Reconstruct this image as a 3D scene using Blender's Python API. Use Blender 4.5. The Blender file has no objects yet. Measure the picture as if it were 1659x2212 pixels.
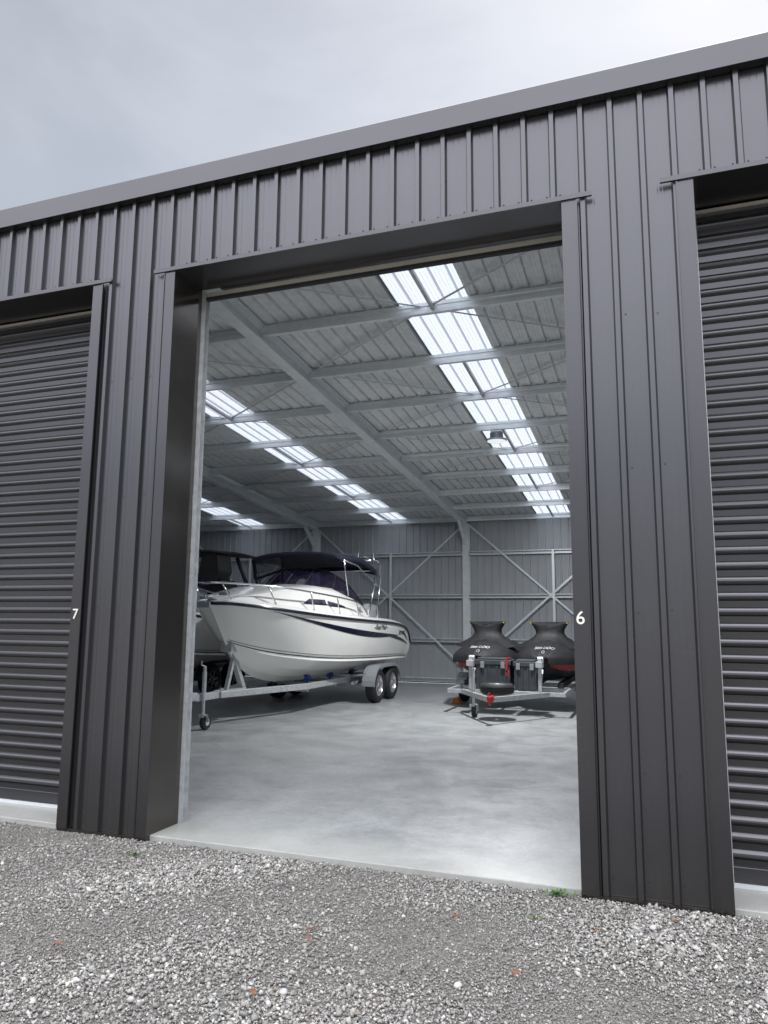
import bpy, math, random
import numpy as np
from mathutils import Vector, Matrix, Quaternion
from mathutils.bvhtree import BVHTree
random.seed(7); rng=np.random.default_rng(7)
scn=bpy.context.scene
COL=scn.collection
W={}
# ------------------------------------------------------------ materials
def nt(m):
    m.use_nodes=True; t=m.node_tree; t.nodes.clear(); return t
def N(t,k,**kw):
    n=t.nodes.new(k)
    for a,b in kw.items(): setattr(n,a,b)
    return n
def pm(name,col,rough=.5,metal=0.,var=.12,ns=6.,bump=0.,bs=60.,stretch=(1,1,1),rvar=.1,spec=.5,coat=0.,dirt=None):
    m=bpy.data.materials.new(name); t=nt(m)
    out=N(t,'ShaderNodeOutputMaterial'); b=N(t,'ShaderNodeBsdfPrincipled')
    tc=N(t,'ShaderNodeNewGeometry'); mp=N(t,'ShaderNodeMapping'); mp.inputs['Scale'].default_value=stretch
    t.links.new(tc.outputs['Position'],mp.inputs['Vector'])
    no=N(t,'ShaderNodeTexNoise'); no.inputs['Scale'].default_value=ns; no.inputs['Detail'].default_value=6 if ns>3 else 2; no.inputs['Roughness'].default_value=.6 if ns>3 else .4
    t.links.new(mp.outputs[0],no.inputs['Vector'])
    mx=N(t,'ShaderNodeMix',data_type='RGBA')
    mx.inputs[6].default_value=(*[c*(1-var) for c in col],1); mx.inputs[7].default_value=(*[min(1,c*(1+var)) for c in col],1)
    mr=N(t,'ShaderNodeMapRange'); mr.inputs[1].default_value=.3; mr.inputs[2].default_value=.7
    t.links.new(no.outputs[0],mr.inputs[0]); t.links.new(mr.outputs[0],mx.inputs[0])
    last=mx.outputs[2]
    if dirt:
        sp=N(t,'ShaderNodeSeparateXYZ'); t.links.new(tc.outputs['Position'],sp.inputs[0])
        m2=N(t,'ShaderNodeMapRange'); m2.inputs[1].default_value=.45; m2.inputs[2].default_value=0.; t.links.new(sp.outputs[2],m2.inputs[0])
        n2=N(t,'ShaderNodeTexNoise'); n2.inputs['Scale'].default_value=9; n2.inputs['Detail'].default_value=8; t.links.new(tc.outputs['Position'],n2.inputs['Vector'])
        mu=N(t,'ShaderNodeMath',operation='MULTIPLY'); t.links.new(m2.outputs[0],mu.inputs[0]); t.links.new(n2.outputs[0],mu.inputs[1])
        m3=N(t,'ShaderNodeMix',data_type='RGBA'); m3.inputs[7].default_value=(*dirt,1)
        t.links.new(mu.outputs[0],m3.inputs[0]); t.links.new(last,m3.inputs[6]); last=m3.outputs[2]
    t.links.new(last,b.inputs['Base Color'])
    r2=N(t,'ShaderNodeMapRange'); r2.inputs[3].default_value=max(0,rough-rvar); r2.inputs[4].default_value=min(1,rough+rvar)
    t.links.new(no.outputs[0],r2.inputs[0]); t.links.new(r2.outputs[0],b.inputs['Roughness'])
    b.inputs['Metallic'].default_value=metal; b.inputs['Specular IOR Level'].default_value=spec; b.inputs['Coat Weight'].default_value=coat
    if bump>0:
        n3=N(t,'ShaderNodeTexNoise'); n3.inputs['Scale'].default_value=bs; n3.inputs['Detail'].default_value=4
        t.links.new(mp.outputs[0],n3.inputs['Vector'])
        bp=N(t,'ShaderNodeBump'); bp.inputs['Strength'].default_value=bump; bp.inputs['Distance'].default_value=.01
        t.links.new(n3.outputs[0],bp.inputs['Height']); t.links.new(bp.outputs[0],b.inputs['Normal'])
    t.links.new(b.outputs[0],out.inputs[0]); return m
M={}
M['clad']=pm('painted_cladding',(.102,.101,.109),.27,.80,.04,.9,0,2.0,(1,1,1),.025,dirt=(.11,.10,.09))
M['flash']=pm('painted_flashing',(.090,.088,.095),.25,.80,.04,.9,0,2.0,(1,1,1),.025,dirt=(.10,.09,.08))
M['reveal']=pm('painted_reveal',(.14,.13,.12),.17,.9,.05,1.,0,1.5,(1,1,1),.02,dirt=(.1,.09,.08))
M['curtain']=pm('roller_curtain_paint',(.078,.077,.083),.26,.78,.05,1.,0,4.,(1,1,1),.03)
M['iclad']=pm('inside_cladding',(.43,.45,.47),.40,.12,.05,2.,0,3.,(1,1,1),.04)
M['galv']=pm('galvanised_steel',(.82,.86,.87),.36,.30,.06,9.,0,30.,(1,1,1),.06)
M['galvd']=pm('weathered_galvanised',(.50,.52,.53),.42,.35,.18,18.,0,60.,(1,1,1),.08)
M['roofin']=pm('roof_underlay',(.76,.775,.78),.7,0,.10,11.,.4,45.,(1,1,1),.05)
M['cream']=pm('cream_rail',(.52,.50,.43),.45,.2,.08)
M['black']=pm('black_rubber',(.02,.02,.021),.7,0,.25,20.,.2,80.)
M['gel']=pm('white_gelcoat',(.86,.855,.82),.16,0,.02,2.,0,1,(1,1,1),.03,coat=.4)
M['navy']=pm('navy_paint',(.008,.010,.028),.25,0,.1)
M['canvas']=pm('navy_canvas',(.010,.012,.030),.75,0,.2,10.,.3,120.)
M['cover']=pm('black_cover_fabric',(.017,.017,.019),.62,0,.25,6.,.6,14.)
M['grey']=pm('grey_paint',(.30,.32,.34),.35,.2,.1)
M['lgrey']=pm('light_grey_paint',(.62,.63,.64),.3,.1,.05)
M['chrome']=pm('stainless_steel',(.75,.76,.78),.16,1.,.05,rvar=.05)
M['red']=pm('red_paint',(.50,.02,.02),.4,0,.15)
M['orange']=pm('orange_plastic',(.45,.15,.02),.5,0,.2)
M['yellow']=pm('yellow_plastic',(.65,.45,.03),.5,0,.1)
M['blue']=pm('blue_roller',(.02,.06,.28),.45,0,.1)
M['crate']=pm('dark_grey_plastic',(.055,.062,.07),.42,0,.15,8.,.1,100)
M['white']=pm('white_lettering',(.78,.77,.70),.5,0,.05)
M['rim']=pm('silver_rim',(.55,.56,.58),.3,.8,.1)
M['rimd']=pm('dark_alloy_rim',(.10,.10,.11),.25,.8,.1)
M['leaf']=pm('dry_leaf',(.22,.08,.04),.7,0,.4,40.)
M['weed']=pm('weed_green',(.08,.16,.035),.6,0,.4,40.)
def glassm(name,col,tint,tr,rough=.05):
    m=bpy.data.materials.new(name); t=nt(m); out=N(t,'ShaderNodeOutputMaterial')
    b=N(t,'ShaderNodeBsdfPrincipled'); b.inputs['Base Color'].default_value=(*col,1); b.inputs['Roughness'].default_value=rough
    tr_=N(t,'ShaderNodeBsdfTransparent'); tr_.inputs[0].default_value=(*tint,1)
    n=N(t,'ShaderNodeTexNoise'); n.inputs['Scale'].default_value=3
    mr=N(t,'ShaderNodeMapRange'); mr.inputs[3].default_value=tr-.05; mr.inputs[4].default_value=tr+.05; t.links.new(n.outputs[0],mr.inputs[0])
    mx=N(t,'ShaderNodeMixShader'); t.links.new(mr.outputs[0],mx.inputs[0])
    t.links.new(b.outputs[0],mx.inputs[1]); t.links.new(tr_.outputs[0],mx.inputs[2]); t.links.new(mx.outputs[0],out.inputs[0]); return m
M['glass']=glassm('tinted_acrylic',(.016,.012,.030),(.40,.36,.52),.3)
M['clear']=glassm('clear_vinyl',(.10,.11,.12),(.85,.87,.9),.65)
def skym():
    m=bpy.data.materials.new('translucent_sheet'); t=nt(m); out=N(t,'ShaderNodeOutputMaterial')
    a=N(t,'ShaderNodeBsdfTranslucent'); a.inputs[0].default_value=(.39,.41,.445,1)
    b=N(t,'ShaderNodeBsdfTransparent'); b.inputs[0].default_value=(.7,.75,.85,1)
    n=N(t,'ShaderNodeTexNoise'); n.inputs['Scale'].default_value=4
    mr=N(t,'ShaderNodeMapRange'); mr.inputs[3].default_value=.10; mr.inputs[4].default_value=.2; t.links.new(n.outputs[0],mr.inputs[0])
    mx=N(t,'ShaderNodeMixShader'); t.links.new(mr.outputs[0],mx.inputs[0]); t.links.new(a.outputs[0],mx.inputs[1]); t.links.new(b.outputs[0],mx.inputs[2])
    t.links.new(mx.outputs[0],out.inputs[0]); return m
M['sky']=skym()
def emis(name,c,s):
    m=bpy.data.materials.new(name); t=nt(m); out=N(t,'ShaderNodeOutputMaterial'); e=N(t,'ShaderNodeEmission')
    e.inputs[0].default_value=(*c,1); e.inputs[1].default_value=s; t.links.new(e.outputs[0],out.inputs[0]); return m
M['lens']=emis('lit_lamp_lens',(.92,.97,1),.9)
def concrete():
    m=bpy.data.materials.new('trowelled_concrete'); t=nt(m); out=N(t,'ShaderNodeOutputMaterial'); b=N(t,'ShaderNodeBsdfPrincipled')
    g=N(t,'ShaderNodeNewGeometry')
    n1=N(t,'ShaderNodeTexNoise'); n1.inputs['Scale'].default_value=1.7; n1.inputs['Detail'].default_value=12; n1.inputs['Roughness'].default_value=.76; n1.inputs['Distortion'].default_value=.3
    n2=N(t,'ShaderNodeTexNoise'); n2.inputs['Scale'].default_value=14; n2.inputs['Detail'].default_value=9; n2.inputs['Roughness'].default_value=.75; n2.inputs['Distortion'].default_value=1.2
    n3=N(t,'ShaderNodeTexNoise'); n3.inputs['Scale'].default_value=90; n3.inputs['Detail'].default_value=5
    for n in (n1,n2,n3): t.links.new(g.outputs['Position'],n.inputs['Vector'])
    r=N(t,'ShaderNodeValToRGB'); e=r.color_ramp.elements
    e[0].position=.36; e[0].color=(.235,.245,.25,1); e[1].position=.64; e[1].color=(.455,.465,.46,1)
    k=e.new(.5); k.color=(.345,.355,.355,1)
    ad=N(t,'ShaderNodeMix',data_type='FLOAT'); ad.inputs[0].default_value=.45
    t.links.new(n1.outputs[0],ad.inputs[2]); t.links.new(n2.outputs[0],ad.inputs[3]); t.links.new(ad.outputs[0],r.inputs[0])
    sp=N(t,'ShaderNodeSeparateXYZ'); t.links.new(g.outputs['Position'],sp.inputs[0])
    md=N(t,'ShaderNodeMath',operation='ADD'); t.links.new(sp.outputs[1],md.inputs[0]); mm=N(t,'ShaderNodeMath',operation='MULTIPLY'); mm.inputs[1].default_value=.5
    t.links.new(n2.outputs[0],mm.inputs[0]); t.links.new(mm.outputs[0],md.inputs[1])
    mr=N(t,'ShaderNodeMapRange'); mr.inputs[1].default_value=5.75; mr.inputs[2].default_value=5.25; mr.inputs[3].default_value=0; mr.inputs[4].default_value=.5
    t.links.new(md.outputs[0],mr.inputs[0])
    mx=N(t,'ShaderNodeMix',data_type='RGBA'); mx.inputs[7].default_value=(.36,.35,.31,1)
    t.links.new(mr.outputs[0],mx.inputs[0]); t.links.new(r.outputs[0],mx.inputs[6]); t.links.new(mx.outputs[2],b.inputs['Base Color'])
    rr=N(t,'ShaderNodeMapRange'); rr.inputs[1].default_value=.35; rr.inputs[2].default_value=.65; rr.inputs[3].default_value=.28; rr.inputs[4].default_value=.45; t.links.new(n1.outputs[0],rr.inputs[0]); t.links.new(rr.outputs[0],b.inputs['Roughness'])
    bp=N(t,'ShaderNodeBump'); bp.inputs['Strength'].default_value=.12; bp.inputs['Distance'].default_value=.004
    t.links.new(n3.outputs[0],bp.inputs['Height']); t.links.new(bp.outputs[0],b.inputs['Normal'])
    t.links.new(b.outputs[0],out.inputs[0]); return m
M['conc']=concrete()
def groundm():
    m=bpy.data.materials.new('gravel_ground'); t=nt(m); out=N(t,'ShaderNodeOutputMaterial'); b=N(t,'ShaderNodeBsdfPrincipled')
    g=N(t,'ShaderNodeNewGeometry')
    v=N(t,'ShaderNodeTexVoronoi'); v.inputs['Scale'].default_value=130
    v2=N(t,'ShaderNodeTexVoronoi'); v2.inputs['Scale'].default_value=55
    n=N(t,'ShaderNodeTexNoise'); n.inputs['Scale'].default_value=1.3; n.inputs['Detail'].default_value=6
    for q in (v,v2,n): t.links.new(g.outputs['Position'],q.inputs['Vector'])
    bw=N(t,'ShaderNodeRGBToBW'); t.links.new(v.outputs['Color'],bw.inputs[0])
    r=N(t,'ShaderNodeValToRGB'); e=r.color_ramp.elements
    e[0].position=.2; e[0].color=(.13,.12,.105,1); e[1].position=.85; e[1].color=(.38,.36,.33,1)
    k=e.new(.55); k.color=(.24,.222,.20,1)
    t.links.new(bw.outputs[0],r.inputs[0])
    mx=N(t,'ShaderNodeMix',data_type='RGBA',blend_type='MULTIPLY'); mx.inputs[0].default_value=.45
    t.links.new(r.outputs[0],mx.inputs[6]); t.links.new(n.outputs[0],mx.inputs[7]); t.links.new(mx.outputs[2],b.inputs['Base Color'])
    b.inputs['Roughness'].default_value=.9
    ad=N(t,'ShaderNodeMath',operation='ADD'); t.links.new(v.outputs['Distance'],ad.inputs[0]); t.links.new(v2.outputs['Distance'],ad.inputs[1])
    bp=N(t,'ShaderNodeBump'); bp.inputs['Strength'].default_value=.8; bp.inputs['Distance'].default_value=.01; bp.invert=True
    t.links.new(ad.outputs[0],bp.inputs['Height']); t.links.new(bp.outputs[0],b.inputs['Normal'])
    t.links.new(b.outputs[0],out.inputs[0]); return m
M['ground']=groundm()
def stonem():
    m=bpy.data.materials.new('gravel_stone'); t=nt(m); out=N(t,'ShaderNodeOutputMaterial'); b=N(t,'ShaderNodeBsdfPrincipled')
    a=N(t,'ShaderNodeAttribute'); a.attribute_name='col'
    g=N(t,'ShaderNodeNewGeometry'); n=N(t,'ShaderNodeTexNoise'); n.inputs['Scale'].default_value=220; n.inputs['Detail'].default_value=4; t.links.new(g.outputs['Position'],n.inputs['Vector'])
    mr=N(t,'ShaderNodeMapRange'); mr.inputs[1].default_value=.25; mr.inputs[2].default_value=.75; mr.inputs[3].default_value=.6; mr.inputs[4].default_value=1.25; t.links.new(n.outputs[0],mr.inputs[0])
    mx=N(t,'ShaderNodeMix',data_type='RGBA',blend_type='MULTIPLY'); mx.inputs[0].default_value=1
    t.links.new(a.outputs['Color'],mx.inputs[6]); t.links.new(mr.outputs[0],mx.inputs[7]); t.links.new(mx.outputs[2],b.inputs['Base Color'])
    b.inputs['Roughness'].default_value=.85; t.links.new(b.outputs[0],out.inputs[0]); return m
M['stone']=stonem()
# ------------------------------------------------------------ helpers
def thing(name,label,cat,loc,group=None):
    o=bpy.data.objects.new(name,None); o.empty_display_size=.2; o.location=loc; COL.objects.link(o)
    o["label"]=label; o["category"]=cat
    if group: o["group"]=group
    W[o]=Vector(loc); return o
def sub(name,parent,loc):
    o=bpy.data.objects.new(name,None); o.empty_display_size=.1; COL.objects.link(o); o.parent=parent
    o.location=Vector(loc)-W[parent]; W[o]=Vector(loc); return o
class MB:
    def __init__(s): s.v=[]; s.f=[]
    def add(s,vs,fs):
        b=len(s.v); s.v+= [tuple(p) for p in vs]; s.f+=[tuple(b+i for i in f) for f in fs]; return s
    def box(s,x0,x1,y0,y1,z0,z1):
        return s.add([(x0,y0,z0),(x1,y0,z0),(x1,y1,z0),(x0,y1,z0),(x0,y0,z1),(x1,y0,z1),(x1,y1,z1),(x0,y1,z1)],
          [(3,2,1,0),(4,5,6,7),(0,1,5,4),(1,2,6,5),(2,3,7,6),(3,0,4,7)])
    def beam(s,p0,p1,w,h,up=(0,0,1)):
        p0=Vector(p0);p1=Vector(p1);d=(p1-p0).normalized();r=d.cross(Vector(up)).normalized();u=r.cross(d)
        q=[]
        for p in (p0,p1):
            for a,b in ((-1,-1),(1,-1),(1,1),(-1,1)): q.append(p+r*(a*w/2)+u*(b*h/2))
        return s.add(q,[(0,1,2,3),(7,6,5,4),(0,4,5,1),(1,5,6,2),(2,6,7,3),(3,7,4,0)])
    def tube(s,pts,r,n=8):
        pts=[Vector(p) for p in pts]; rings=[]
        ref=None
        for i,p in enumerate(pts):
            d=(pts[min(i+1,len(pts)-1)]-pts[max(i-1,0)]).normalized()
            if ref is None:
                ref=d.orthogonal().normalized()
            ref=(ref-d*ref.dot(d)).normalized(); b=d.cross(ref)
            rings.append([p+(ref*math.cos(2*math.pi*k/n)+b*math.sin(2*math.pi*k/n))*r for k in range(n)])
        vs=[q for R in rings for q in R]; fs=[]
        for i in range(len(pts)-1):
            for k in range(n):
                fs.append((i*n+k,i*n+(k+1)%n,(i+1)*n+(k+1)%n,(i+1)*n+k))
        fs.append(tuple(reversed(range(n)))); fs.append(tuple((len(pts)-1)*n+k for k in range(n)))
        return s.add(vs,fs)
    def grid(s,rows,closed=False):
        n=len(rows[0]); vs=[p for r in rows for p in r]; fs=[]
        for i in range(len(rows)-1):
            for k in range(n if closed else n-1):
                fs.append((i*n+k,i*n+(k+1)%n,(i+1)*n+(k+1)%n,(i+1)*n+k))
        return s.add(vs,fs)
    def lathe(s,prof,c,axis='X',n=28):
        c=Vector(c); rows=[]
        for k in range(n):
            a=2*math.pi*k/n; row=[]
            for h,r in prof:
                if axis=='X': row.append(c+Vector((h,r*math.cos(a),r*math.sin(a))))
                elif axis=='Y': row.append(c+Vector((r*math.cos(a),h,r*math.sin(a))))
                else: row.append(c+Vector((r*math.cos(a),r*math.sin(a),h)))
            rows.append(row)
        rows.append(rows[0]); return s.grid(rows)
    def px(s,prof,x0,x1):
        n=len(prof); vs=[(x0,y,z) for y,z in prof]+[(x1,y,z) for y,z in prof]
        return s.add(vs,[(k,(k+1)%n,n+(k+1)%n,n+k) for k in range(n)])
    def py(s,prof,y0,y1,zf):
        n=len(prof); vs=[(x,y0,zf(y0)+z) for x,z in prof]+[(x,y1,zf(y1)+z) for x,z in prof]
        return s.add(vs,[(k,(k+1)%n,n+(k+1)%n,n+k) for k in range(n)])
    def obj(s,name,mat,parent=None,smooth=False,bevel=0,label=None):
        me=bpy.data.meshes.new(name); c=Vector([ (min(a)+max(a))/2 for a in zip(*s.v)])
        me.from_pydata([Vector(p)-c for p in s.v],[],s.f); me.materials.append(M[mat] if isinstance(mat,str) else mat)
        me.validate()
        if smooth:
            for p in me.polygons: p.use_smooth=True
        o=bpy.data.objects.new(name,me); COL.objects.link(o); W[o]=c
        if parent: o.parent=parent; o.location=c-W[parent]
        else: o.location=c
        if bevel>0:
            md=o.modifiers.new('bevel','BEVEL'); md.width=bevel; md.segments=2; md.limit_method='ANGLE'
        if label: o["label"]=label
        return o
def sharpsmooth(o,ang=35):
    me=o.data
    try: me.set_sharp_from_angle(angle=math.radians(ang))
    except Exception: pass
    return o
def struct(o,label=None):
    o["kind"]="structure"
    if label: o["label"]=label
def textmesh(name,body,size,o,a,b,mat,parent,extr=.002,bvh=None,off=.004,shear=0,bold=0):
    cu=bpy.data.curves.new(name,'FONT'); cu.body=body; cu.size=size; cu.align_x='CENTER'; cu.align_y='CENTER'; cu.extrude=extr; cu.shear=shear; cu.offset=bold
    to=bpy.data.objects.new('tmp',cu); COL.objects.link(to); bpy.context.view_layer.update()
    me=bpy.data.meshes.new_from_object(to.evaluated_get(bpy.context.evaluated_depsgraph_get()))
    bpy.data.objects.remove(to)
    a=Vector(a).normalized(); b=Vector(b).normalized(); n=a.cross(b); o=Vector(o); vs=[]
    for v in me.vertices:
        p=o+a*v.co.x+b*v.co.y
        if bvh:
            h=bvh.ray_cast(p+n*.6,-n,2.)
            if h[0] is not None: p=h[0]+n*(off+extr)
        vs.append(p+n*v.co.z)
    mb=MB(); mb.add(vs,[tuple(p.vertices) for p in me.polygons]); bpy.data.meshes.remove(me)
    return mb.obj(name,mat,parent)
def cr(P,n):
    P=np.array(P,float); m=len(P); Q=np.vstack([2*P[0]-P[1],P,2*P[-1]-P[-2]]); out=[]
    for u in np.linspace(0,m-1,n):
        i=min(int(u),m-2); t=u-i; p0,p1,p2,p3=Q[i],Q[i+1],Q[i+2],Q[i+3]
        out.append(.5*((2*p1)+(-p0+p2)*t+(2*p0-5*p1+4*p2-p3)*t*t+(-p0+3*p1-3*p2+p3)*t**3))
    return np.array(out)
# ------------------------------------------------------------ world
w=bpy.data.worlds.new("World"); scn.world=w; w.use_nodes=True; t=w.node_tree; t.nodes.clear()
out=N(t,'ShaderNodeOutputWorld'); bg=N(t,'ShaderNodeBackground'); bg2=N(t,'ShaderNodeBackground'); add=N(t,'ShaderNodeAddShader')
SUN=Vector((.16,.56,.81)).normalized()
st=N(t,'ShaderNodeTexSky',sky_type='NISHITA'); st.sun_disc=False; st.sun_elevation=math.asin(SUN.z); st.sun_rotation=math.atan2(SUN.x,SUN.y)
t.links.new(st.outputs[0],bg2.inputs[0]); bg2.inputs[1].default_value=.05
tc=N(t,'ShaderNodeTexCoord'); sp=N(t,'ShaderNodeSeparateXYZ'); t.links.new(tc.outputs['Generated'],sp.inputs[0])
def mth(op,a,b=None,clamp=False):
    n=N(t,'ShaderNodeMath',operation=op); n.use_clamp=clamp
    for i,x in enumerate((a,b)):
        if x is None: continue
        if isinstance(x,(int,float)): n.inputs[i].default_value=x
        else: t.links.new(x,n.inputs[i])
    return n.outputs[0]
def mrange(x,a,b,c,d):
    n=N(t,'ShaderNodeMapRange',interpolation_type='SMOOTHSTEP'); t.links.new(x,n.inputs[0])
    for i,vv in enumerate((a,b,c,d)): n.inputs[i+1].default_value=vv
    return n.outputs[0]
dt=N(t,'ShaderNodeVectorMath',operation='DOT_PRODUCT'); t.links.new(tc.outputs['Generated'],dt.inputs[0]); dt.inputs[1].default_value=Vector((.34,.76,.55)).normalized()
glow=mrange(dt.outputs['Value'],.60,1.,0.,.10)
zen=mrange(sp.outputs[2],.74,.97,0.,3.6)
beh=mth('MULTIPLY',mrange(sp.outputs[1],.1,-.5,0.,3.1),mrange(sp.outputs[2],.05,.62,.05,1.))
behd=mrange(sp.outputs[1],.05,-.3,0.,-.24)
low=mrange(sp.outputs[2],.58,.25,0.,.08)
nz=N(t,'ShaderNodeTexNoise'); nz.inputs['Scale'].default_value=2.3; nz.inputs['Detail'].default_value=5; nz.inputs['Roughness'].default_value=.5; nz.inputs['Distortion'].default_value=.4
mp=N(t,'ShaderNodeMapping'); mp.inputs['Scale'].default_value=(1,1,2.0); t.links.new(tc.outputs['Generated'],mp.inputs[0]); t.links.new(mp.outputs[0],nz.inputs['Vector'])
cl=mrange(nz.outputs[0],.3,.7,-.08,.08)
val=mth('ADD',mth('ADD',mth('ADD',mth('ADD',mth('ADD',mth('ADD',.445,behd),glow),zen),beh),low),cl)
hue=N(t,'ShaderNodeMix',data_type='RGBA'); hue.inputs[6].default_value=(1.0,1.005,1.0,1); hue.inputs[7].default_value=(.985,1.0,1.05,1)
t.links.new(mrange(val,.5,1.4,0,1),hue.inputs[0])
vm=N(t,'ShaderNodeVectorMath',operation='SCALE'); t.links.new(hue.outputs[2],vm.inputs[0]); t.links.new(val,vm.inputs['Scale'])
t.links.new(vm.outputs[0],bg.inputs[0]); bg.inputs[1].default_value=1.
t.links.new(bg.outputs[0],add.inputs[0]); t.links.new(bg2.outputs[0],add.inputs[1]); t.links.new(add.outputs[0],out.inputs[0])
sl=bpy.data.lights.new('sun','SUN'); sl.energy=1.5; sl.angle=math.radians(20); sl.color=(1,.97,.93)
so=bpy.data.objects.new('sun',sl); COL.objects.link(so); so.rotation_euler=SUN.to_track_quat('Z','Y').to_euler(); so.location=(0,0,30)
# ------------------------------------------------------------ camera
cam=bpy.data.cameras.new('camera'); co=bpy.data.objects.new('camera',cam); COL.objects.link(co); scn.camera=co
cam.sensor_fit='HORIZONTAL'; cam.sensor_width=36; cam.lens=34.57; cam.clip_end=5000; cam.clip_start=.05
bk=Vector((.3350,-.9307,-.1466)).normalized(); rt=Vector((.9413,.3377,.008)); rt=(rt-bk*rt.dot(bk)).normalized(); up=bk.cross(rt)
CH=1.62
mw=Matrix(((rt.x,up.x,bk.x,0),(rt.y,up.y,bk.y,0),(rt.z,up.z,bk.z,CH),(0,0,0,1))); co.matrix_world=mw
scn.view_settings.view_transform='Standard'; scn.view_settings.look='None'; scn.view_settings.exposure=0
# ------------------------------------------------------------ ground and floor
FZ=.04
g=MB(); g.add([(-1500,-1500,0),(1500,-1500,0),(1500,1500,0),(-1500,1500,0)],[(0,1,2,3)]); go=g.obj('ground','ground'); struct(go,'grey crushed gravel yard in front of the shed')
XA,XB=-20.13,8.24
s=MB(); s.box(XA-.1,XB+.1,4.835,19.1,-.1,FZ); so_=s.obj('concrete_floor','conc',bevel=.006); struct(so_,'trowelled grey concrete floor slab of the shed')
# ------------------------------------------------------------ shed
PC=[-.043+3.934*k for k in range(-5,3)]; PH=.4145
HZ=4.46; ROOFY0=5.15; BY=18.9; TOP=5.18
def R(y): return 5.54-.084*(y-4.8)
shed=thing('storage_shed','charcoal ribbed steel storage shed with roller doors on gravel yard','building',(-6,4.8,0))
PITCH=.195; X0=-.513
def ribprof(x0,x1,hr=.029,minor=.0012):
    pts=[(x0,0)]; k=math.floor((x0-X0)/PITCH)-1
    loc=[(-.026,0),(-.015,hr),(.015,hr),(.026,0),(.072,0),(.076,minor),(.082,minor),(.086,0),(.114,0),(.118,minor),(.124,minor),(.128,0)]
    while X0+k*PITCH<x1+.1:
        for dx,h in loc:
            x=X0+k*PITCH+dx
            if x0+.001<x<x1-.001: pts.append((x,h))
        k+=1
    pts.append((x1,0)); return pts
def clad(mb,x0,x1,z0,z1,y,sgn=-1):
    p=ribprof(x0,x1); mb.grid([[(x,y+sgn*h,z) for x,h in p] for z in (z0,z1)])
YP=4.822
c=MB()
for i,pc in enumerate(PC):
    clad(c,pc-PH,pc+PH,.03,TOP,YP)
    if i<len(PC)-1: clad(c,pc+PH,PC[i+1]-PH,HZ+.01,TOP,YP)
def screw(c,x,y,z,r=.006):
    c.lathe([(-.006,0),(-.006,r*.7),(-.002,r),(0,r)],(x,y,z),'Y',8)
k=-40
while X0+k*PITCH<2.5:
    x=X0+k*PITCH; k+=1
    if x<-12: continue
    inp=any(abs(x-pc)<PH for pc in PC)
    if inp:
        for z in (.75,1.7,2.6,3.6): 
            if abs(x-min(PC,key=lambda q:abs(q-x)))<.25: screw(c,x+.05,YP-.0003,z+random.uniform(-.02,.02))
        screw(c,x+.045,YP-.0003,.13)
    else:
        screw(c,x+.045,YP-.0003,HZ+.07); screw(c,x-.045,YP-.0003,HZ+.07)
c.obj('front_wall_cladding','clad',shed)
c=MB()
c.px([(4.745,5.165),(4.745,5.335),(4.752,5.345),(4.84,5.36),(4.84,5.33),(4.765,5.325),(4.765,5.175),(4.81,5.170),(4.81,5.163)],XA,XB)
c.obj('fascia','flash',shed)
c=MB(); c.add([(XA,4.83,5.34),(XB,4.83,5.34),(XB,5.16,R(5.15)+.01),(XA,5.16,R(5.15)+.01)],[(0,1,2,3)])
c.box(XA,XB,4.86,4.875,4.6,5.34); c.obj('parapet_flashing','flash',shed)
for i,pc in enumerate(PC):
    a,b=pc-PH,pc+PH
    for x0,x1,e in ((a,a+.10,a+.10),(b-.10,b,b-.10)):
        c=MB(); c.box(x0,x1,4.783,4.789,.028,HZ-.006); c.box(e-.004,e+.004,4.777,4.790,.028,HZ-.006)
        c.obj('corner_flashing','flash',shed)
    c=MB()
    c.box(a,a+.006,4.7895,5.18,.002,HZ); c.box(b-.006,b,4.7895,5.18,.002,HZ); c.box(a+.006,b-.006,5.174,5.18,.04,5.3)
    c.box(a+.006,b-.006,4.795,4.834,-.02,.028)
    c.obj('pier_reveal','reveal',shed)
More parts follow.
